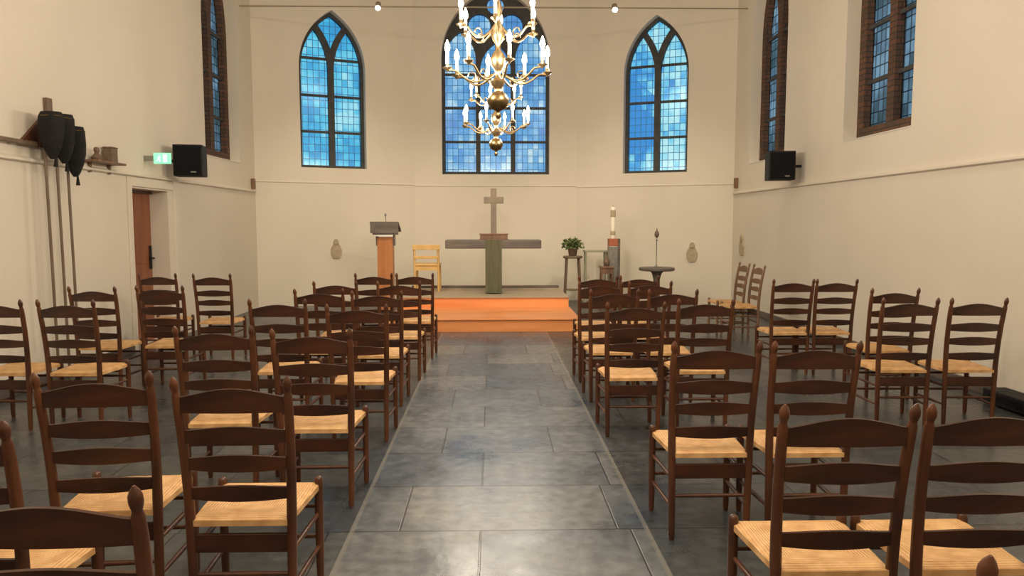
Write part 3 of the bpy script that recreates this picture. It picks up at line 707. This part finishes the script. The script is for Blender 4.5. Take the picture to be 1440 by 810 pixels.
# ------------------------------------------------------------------ ladder-back chairs
def slat_mesh(name, w, h0, h1, bow, z, y, mat, parent, th=0.012, arch_bottom=0.0):
    nx, V, F = 16, [], []
    for i in range(nx+1):
        t = i/nx*2-1; x = t*w/2; s = math.cos(t*PI/2)
        hh = h0 + (h1-h0)*(s**1.3)
        zb = z - h0/2 + arch_bottom*s; zt = z - h0/2 + hh
        yy = y - bow*(1-t*t)
        yt = yy - 0.07*(zt-z)*2*0.5
        for a, b in ((yy-th/2, zb), (yy+th/2, zb), (yt+th/2, zt), (yt-th/2, zt)): V.append((x, a, b))
    for i in range(nx):
        for k in range(4): F.append((i*4+k, i*4+(k+1) % 4, (i+1)*4+(k+1) % 4, (i+1)*4+k))
    F.append((0, 1, 2, 3)); F.append((nx*4+3, nx*4+2, nx*4+1, nx*4))
    return MB().add(V, F).build(name, mat, parent, smooth=True)

def make_chair(wood, slatw, rush):
    e = empty('ladder_back_chair', (0, 0, 0))
    def post(z):    # rear post centre line for sx=+1
        if z <= 0.45: return (0.178+0.006*z/0.45, 0.0)
        t = (z-0.45)/0.51
        return (0.184+0.014*t, -0.012*t - 0.058*t*t)
    for sx in (-1, 1):
        zz = [0, 0.02, 0.10, 0.25, 0.45, 0.55, 0.65, 0.75, 0.85, 0.895, 0.907, 0.913, 0.921, 0.932, 0.945, 0.957, 0.968]
        rr = [0.012, 0.015, 0.0165, 0.0175, 0.0185, 0.018, 0.0175, 0.017, 0.0165, 0.015, 0.0115, 0.011, 0.0135, 0.0155, 0.0150, 0.0105, 0.003]
        MB().tube([(sx*post(z)[0], post(z)[1], z) for z in zz], rr, 12).build('rear_leg', wood, e, smooth=True)
        zz = [0, 0.02, 0.10, 0.30, 0.42, 0.446, 0.454, 0.459]
        rr = [0.012, 0.015, 0.0165, 0.018, 0.018, 0.0175, 0.013, 0.004]
        MB().tube([(sx*0.197, 0.362, z) for z in zz], rr, 12).build('front_leg', wood, e, smooth=True)
        for z in (0.16, 0.30):
            MB().tube([(sx*0.180, 0.0, z), (sx*0.188, 0.19, z), (sx*0.195, 0.362, z)], [0.008, 0.011, 0.008], 8).build('side_stretcher', wood, e, smooth=True)
    for z in (0.20, 0.33):
        MB().tube([(-0.195, 0.362, z), (0, 0.362, z), (0.195, 0.362, z)], [0.008, 0.011, 0.008], 8).build('front_stretcher', wood, e, smooth=True)
    MB().tube([(-0.18, 0, 0.215), (0, 0, 0.215), (0.18, 0, 0.215)], [0.008, 0.011, 0.008], 8).build('rear_stretcher', wood, e, smooth=True)
    MB().box((-0.18, -0.008, 0.30), (0.18, 0.008, 0.37)).build('rear_board', slatw, e, bevel=0.003)
    for z, h0, h1, ab in ((0.862, 0.055, 0.088, 0.0), (0.742, 0.044, 0.060, -0.008), (0.638, 0.042, 0.056, -0.008), (0.526, 0.042, 0.052, -0.008)):
        w = 2*post(z)[0]; slat_mesh('back_slat', w, h0, h1, 0.014, z, post(z)[1], slatw, e, arch_bottom=ab)
    # rush seat: rounded trapezoid, slightly dished, wraps the rails
    V, F = [], []; nx, ny = 12, 10
    def P(u, v, top):
        w = 0.176+(0.204-0.176)*v
        x = (u*2-1)*w; y = -0.012 + 0.394*v
        ed = min(u, 1-u, v, 1-v); rn = min(ed/0.08, 1.0)
        z = 0.424 + (0.016*math.sqrt(max(1-(1-rn)**2, 0)) - 0.012*min(ed*3, 1)) if top else 0.402 - 0.004*rn
        return (x, y, z)
    for top in (True, False):
        for j in range(ny+1):
            for i in range(nx+1): V.append(P(i/nx, j/ny, top))
    N = (nx+1)*(ny+1)
    for j in range(ny):
        for i in range(nx):
            a = j*(nx+1)+i; F.append((a, a+1, a+nx+2, a+nx+1)); F.append((N+a, N+a+nx+1, N+a+nx+2, N+a+1))
    rim = [i for i in range(nx+1)] + [j*(nx+1)+nx for j in range(1, ny+1)] + [ny*(nx+1)+i for i in range(nx-1, -1, -1)] + [j*(nx+1) for j in range(ny-1, 0, -1)]
    for k in range(len(rim)):
        a, b = rim[k], rim[(k+1) % len(rim)]; F.append((a, N+a, N+b, b))
    MB().add(V, F).build('seat', rush, e, smooth=True)
    return e
proto = make_chair('wood', 'slatwood', 'rush')
paler = make_chair('brown_wood', 'brown_wood', 'rush')  # same chair in a paler brown wood
used = {'d': False, 'f': False}
TY = 0.07    # how far the finials lean back behind the feet
GL, GR = 'rush-seat chairs in the left seating block', 'rush-seat chairs in the right seating block'
CH = [
 # x, y of the finials, turn in degrees (positive turns to the left), group, label
 (-0.93, 1.49, 0, GL, 'dark ladder-back chair at bottom left, only its top rail and right post visible'),
 (-1.53, 2.01, 0, GL, 'dark ladder-back chair cut by the left edge, only its right post visible'),
 (-0.92, 2.58, 0, GL, 'large dark ladder-back rush chair in left foreground, nearest the aisle'),
 (-1.45, 2.68, 4, GL, 'large dark ladder-back rush chair in left foreground, second from the aisle'),
 (-0.93, 3.78, 0, GL, 'ladder-back rush chair at the aisle directly ahead of the large left foreground chair'),
 (-1.47, 3.90, 1, GL, 'ladder-back rush chair second from the aisle, ahead of the two large left chairs'),
 (-0.91, 4.95, 0, GL, 'ladder-back rush chair at the left aisle edge, fourth row back from the dais'),
 (-1.54, 5.31, 0, GL, 'ladder-back rush chair second from the aisle, fourth row from the dais, left'),
 (-3.03, 5.30, -2, GL, 'ladder-back rush chair by the left wall in front of the three bag poles'),
 (-3.55, 5.32, -2, GL, 'ladder-back rush chair cut by the left edge at mid height'),
 (-0.93, 5.95, 0, GL, 'ladder-back rush chair at the left aisle edge, third row from the dais'),
 (-1.44, 6.15, 0, GL, 'ladder-back rush chair second from the aisle, third row from the dais, left'),
 (-2.90, 6.50, 0, GL, 'ladder-back rush chair between the brown door and the block, in front of the door'),
 (-3.44, 6.42, -2, GL, 'ladder-back rush chair against the left wall, just right of the bag poles'),
 (-0.88, 6.96, 0, GL, 'ladder-back rush chair at the left aisle edge, second row from the dais'),
 (-1.48, 6.98, 0, GL, 'ladder-back rush chair second from the aisle, second row from the dais, left'),
 (-3.66, 8.16, 0, GL, 'ladder-back rush chair standing directly in front of the brown door'),
 (-1.30, 8.12, 0, GL, 'ladder-back rush chair of the front left row, second from the aisle, below the lectern'),
 (-0.85, 8.12, 0, GL, 'ladder-back rush chair of the front left row at the aisle, nearest the dais'),
 (-3.04, 8.08, 0, GL, 'lone ladder-back rush chair against bare wall, right of the brown door'),
 (1.00, 1.13, 0, GR, 'ladder-back chair at bottom right, only the tip of its left post visible'),
 (1.065, 2.13, 0, GR, 'large dark ladder-back rush chair in right foreground, nearest the aisle'),
 (1.51, 2.13, 0, GR, 'large dark ladder-back rush chair in right foreground, cut by the right edge'),
 (1.03, 3.32, 0, GR, 'ladder-back rush chair at the right aisle edge ahead of the large foreground chair'),
 (1.49, 3.31, 0, GR, 'ladder-back rush chair second from the aisle ahead of the large right foreground pair'),
 (0.99, 5.03, 0, GR, 'ladder-back rush chair at the right aisle edge, fourth row from the dais'),
 (1.54, 5.25, 0, GR, 'ladder-back rush chair second from the aisle, fourth row from the dais, right'),
 (1.01, 6.05, 0, GR, 'ladder-back rush chair at the right aisle edge, third row from the dais'),
 (1.49, 6.02, 0, GR, 'ladder-back rush chair second from the aisle, third row from the dais, right'),
 (1.01, 6.83, 0, GR, 'ladder-back rush chair at the right aisle edge, second row from the dais'),
 (1.49, 6.90, 0, GR, 'ladder-back rush chair second from the aisle, second row from the dais, right'),
 (1.11, 7.68, 0, GR, 'ladder-back rush chair of the front right row, nearest the aisle and dais'),
 (1.54, 7.67, 0, GR, 'ladder-back rush chair of the front right row, second from the aisle'),
 (2.95, 7.13, 0, GR, 'ladder-back rush chair by the right wall, farthest row, left of the pair'),
 (3.38, 7.13, 0, GR, 'ladder-back rush chair by the right wall, farthest row, right of the pair'),
 (3.38, 6.08, 0, GR, 'ladder-back rush chair by the right wall, alone in the middle of three rows'),
 (3.04, 5.26, -2, GR, 'ladder-back rush chair by the right wall, nearest row, left of the pair'),
 (3.54, 5.25, -2, GR, 'ladder-back rush chair by the right wall, nearest row, beside the black heater box'),
]
for x, y, deg, grp, lab in CH:
    c = proto if not used['d'] else copy_tree(proto)
    used['d'] = True
    a = math.radians(deg)
    c.location = (x - TY*math.sin(a), y + TY*math.cos(a), 0); c.rotation_euler = (0, 0, a)
    tag(c, lab, 'chair', grp)
    c['category'] = 'chair'
for i, (x, y, lab) in enumerate(((3.52, 10.20, 'faded brown ladder-back chair turned sideways by the right wall, farther of two'),
                                 (3.54, 9.68, 'faded brown ladder-back chair turned sideways by the right wall, nearer of two'))):
    c = paler if i == 0 else copy_tree(paler)
    c.location = (x-TY, y, 0); c.rotation_euler = (0, 0, PI/2)
    tag(c, lab, 'chair', 'faded chairs turned sideways by the right wall')

# ------------------------------------------------------------------ lights
def spot(name, loc, target, energy, col, size, blend=0.6, soft=0.05):
    l = bpy.data.lights.new(name, 'SPOT'); l.energy = energy; l.color = col; l.spot_size = math.radians(size); l.spot_blend = blend; l.shadow_soft_size = soft
    o = bpy.data.objects.new(name, l); C.objects.link(o); o.location = loc
    o.rotation_euler = (Vector(target)-Vector(loc)).to_track_quat('-Z', 'Y').to_euler()
    return o
warm = (1.0, 0.85, 0.60)
for x in (-1.89, 2.07):
    spot('rod_spot', (x, 12.55, 4.95), (x, 12.6, 0.0), 60, warm, 110, 1.0, 0.08)
for x, tx in ((-2.2, -2.3), (0.07, 0.07), (2.4, 2.5)):
    spot('apse_fill', (x, 8.6, 5.8), (tx, 13.9, 0.2), 430, warm, 58, 1.0, 0.08)  # unseen fill spots, added so the apse walls brighten towards their foot
# unseen fill lights added high over the nave to brighten the room
for x in (-2.3, 2.5):
    for y, en in ((-1.0, 90), (2.2, 80), (5.2, 50)):
        l = bpy.data.lights.new('nave_fill', 'POINT'); l.energy = en; l.color = (1.0, 0.90, 0.76); l.shadow_soft_size = 0.2
        o = bpy.data.objects.new('nave_fill', l); C.objects.link(o); o.location = (x, y, 5.6)

w = bpy.data.worlds.new('World'); S.world = w; w.use_nodes = True
w.node_tree.nodes['Background'].inputs['Color'].default_value = (0.95, 0.98, 1.0, 1)
w.node_tree.nodes['Background'].inputs['Strength'].default_value = 1.0

# ------------------------------------------------------------------ camera
cam = bpy.data.cameras.new('camera'); co = bpy.data.objects.new('camera', cam); C.objects.link(co)
cam.sensor_width = 36; cam.lens = 26.0; cam.clip_start = 0.05
co.location = (0, 0, 1.5)
co.rotation_euler = (PI/2 - math.atan(90/1040), 0, -math.atan(28/1040))
S.camera = co
S.view_settings.view_transform = 'Standard'
S.view_settings.look = 'None'
S.view_settings.exposure = 0.0
S.view_settings.gamma = 1
S.view_settings.use_curve_mapping = False
S.cycles.transparent_max_bounces = 12
S.cycles.use_denoising = True
S.cycles.sample_clamp_indirect = 4
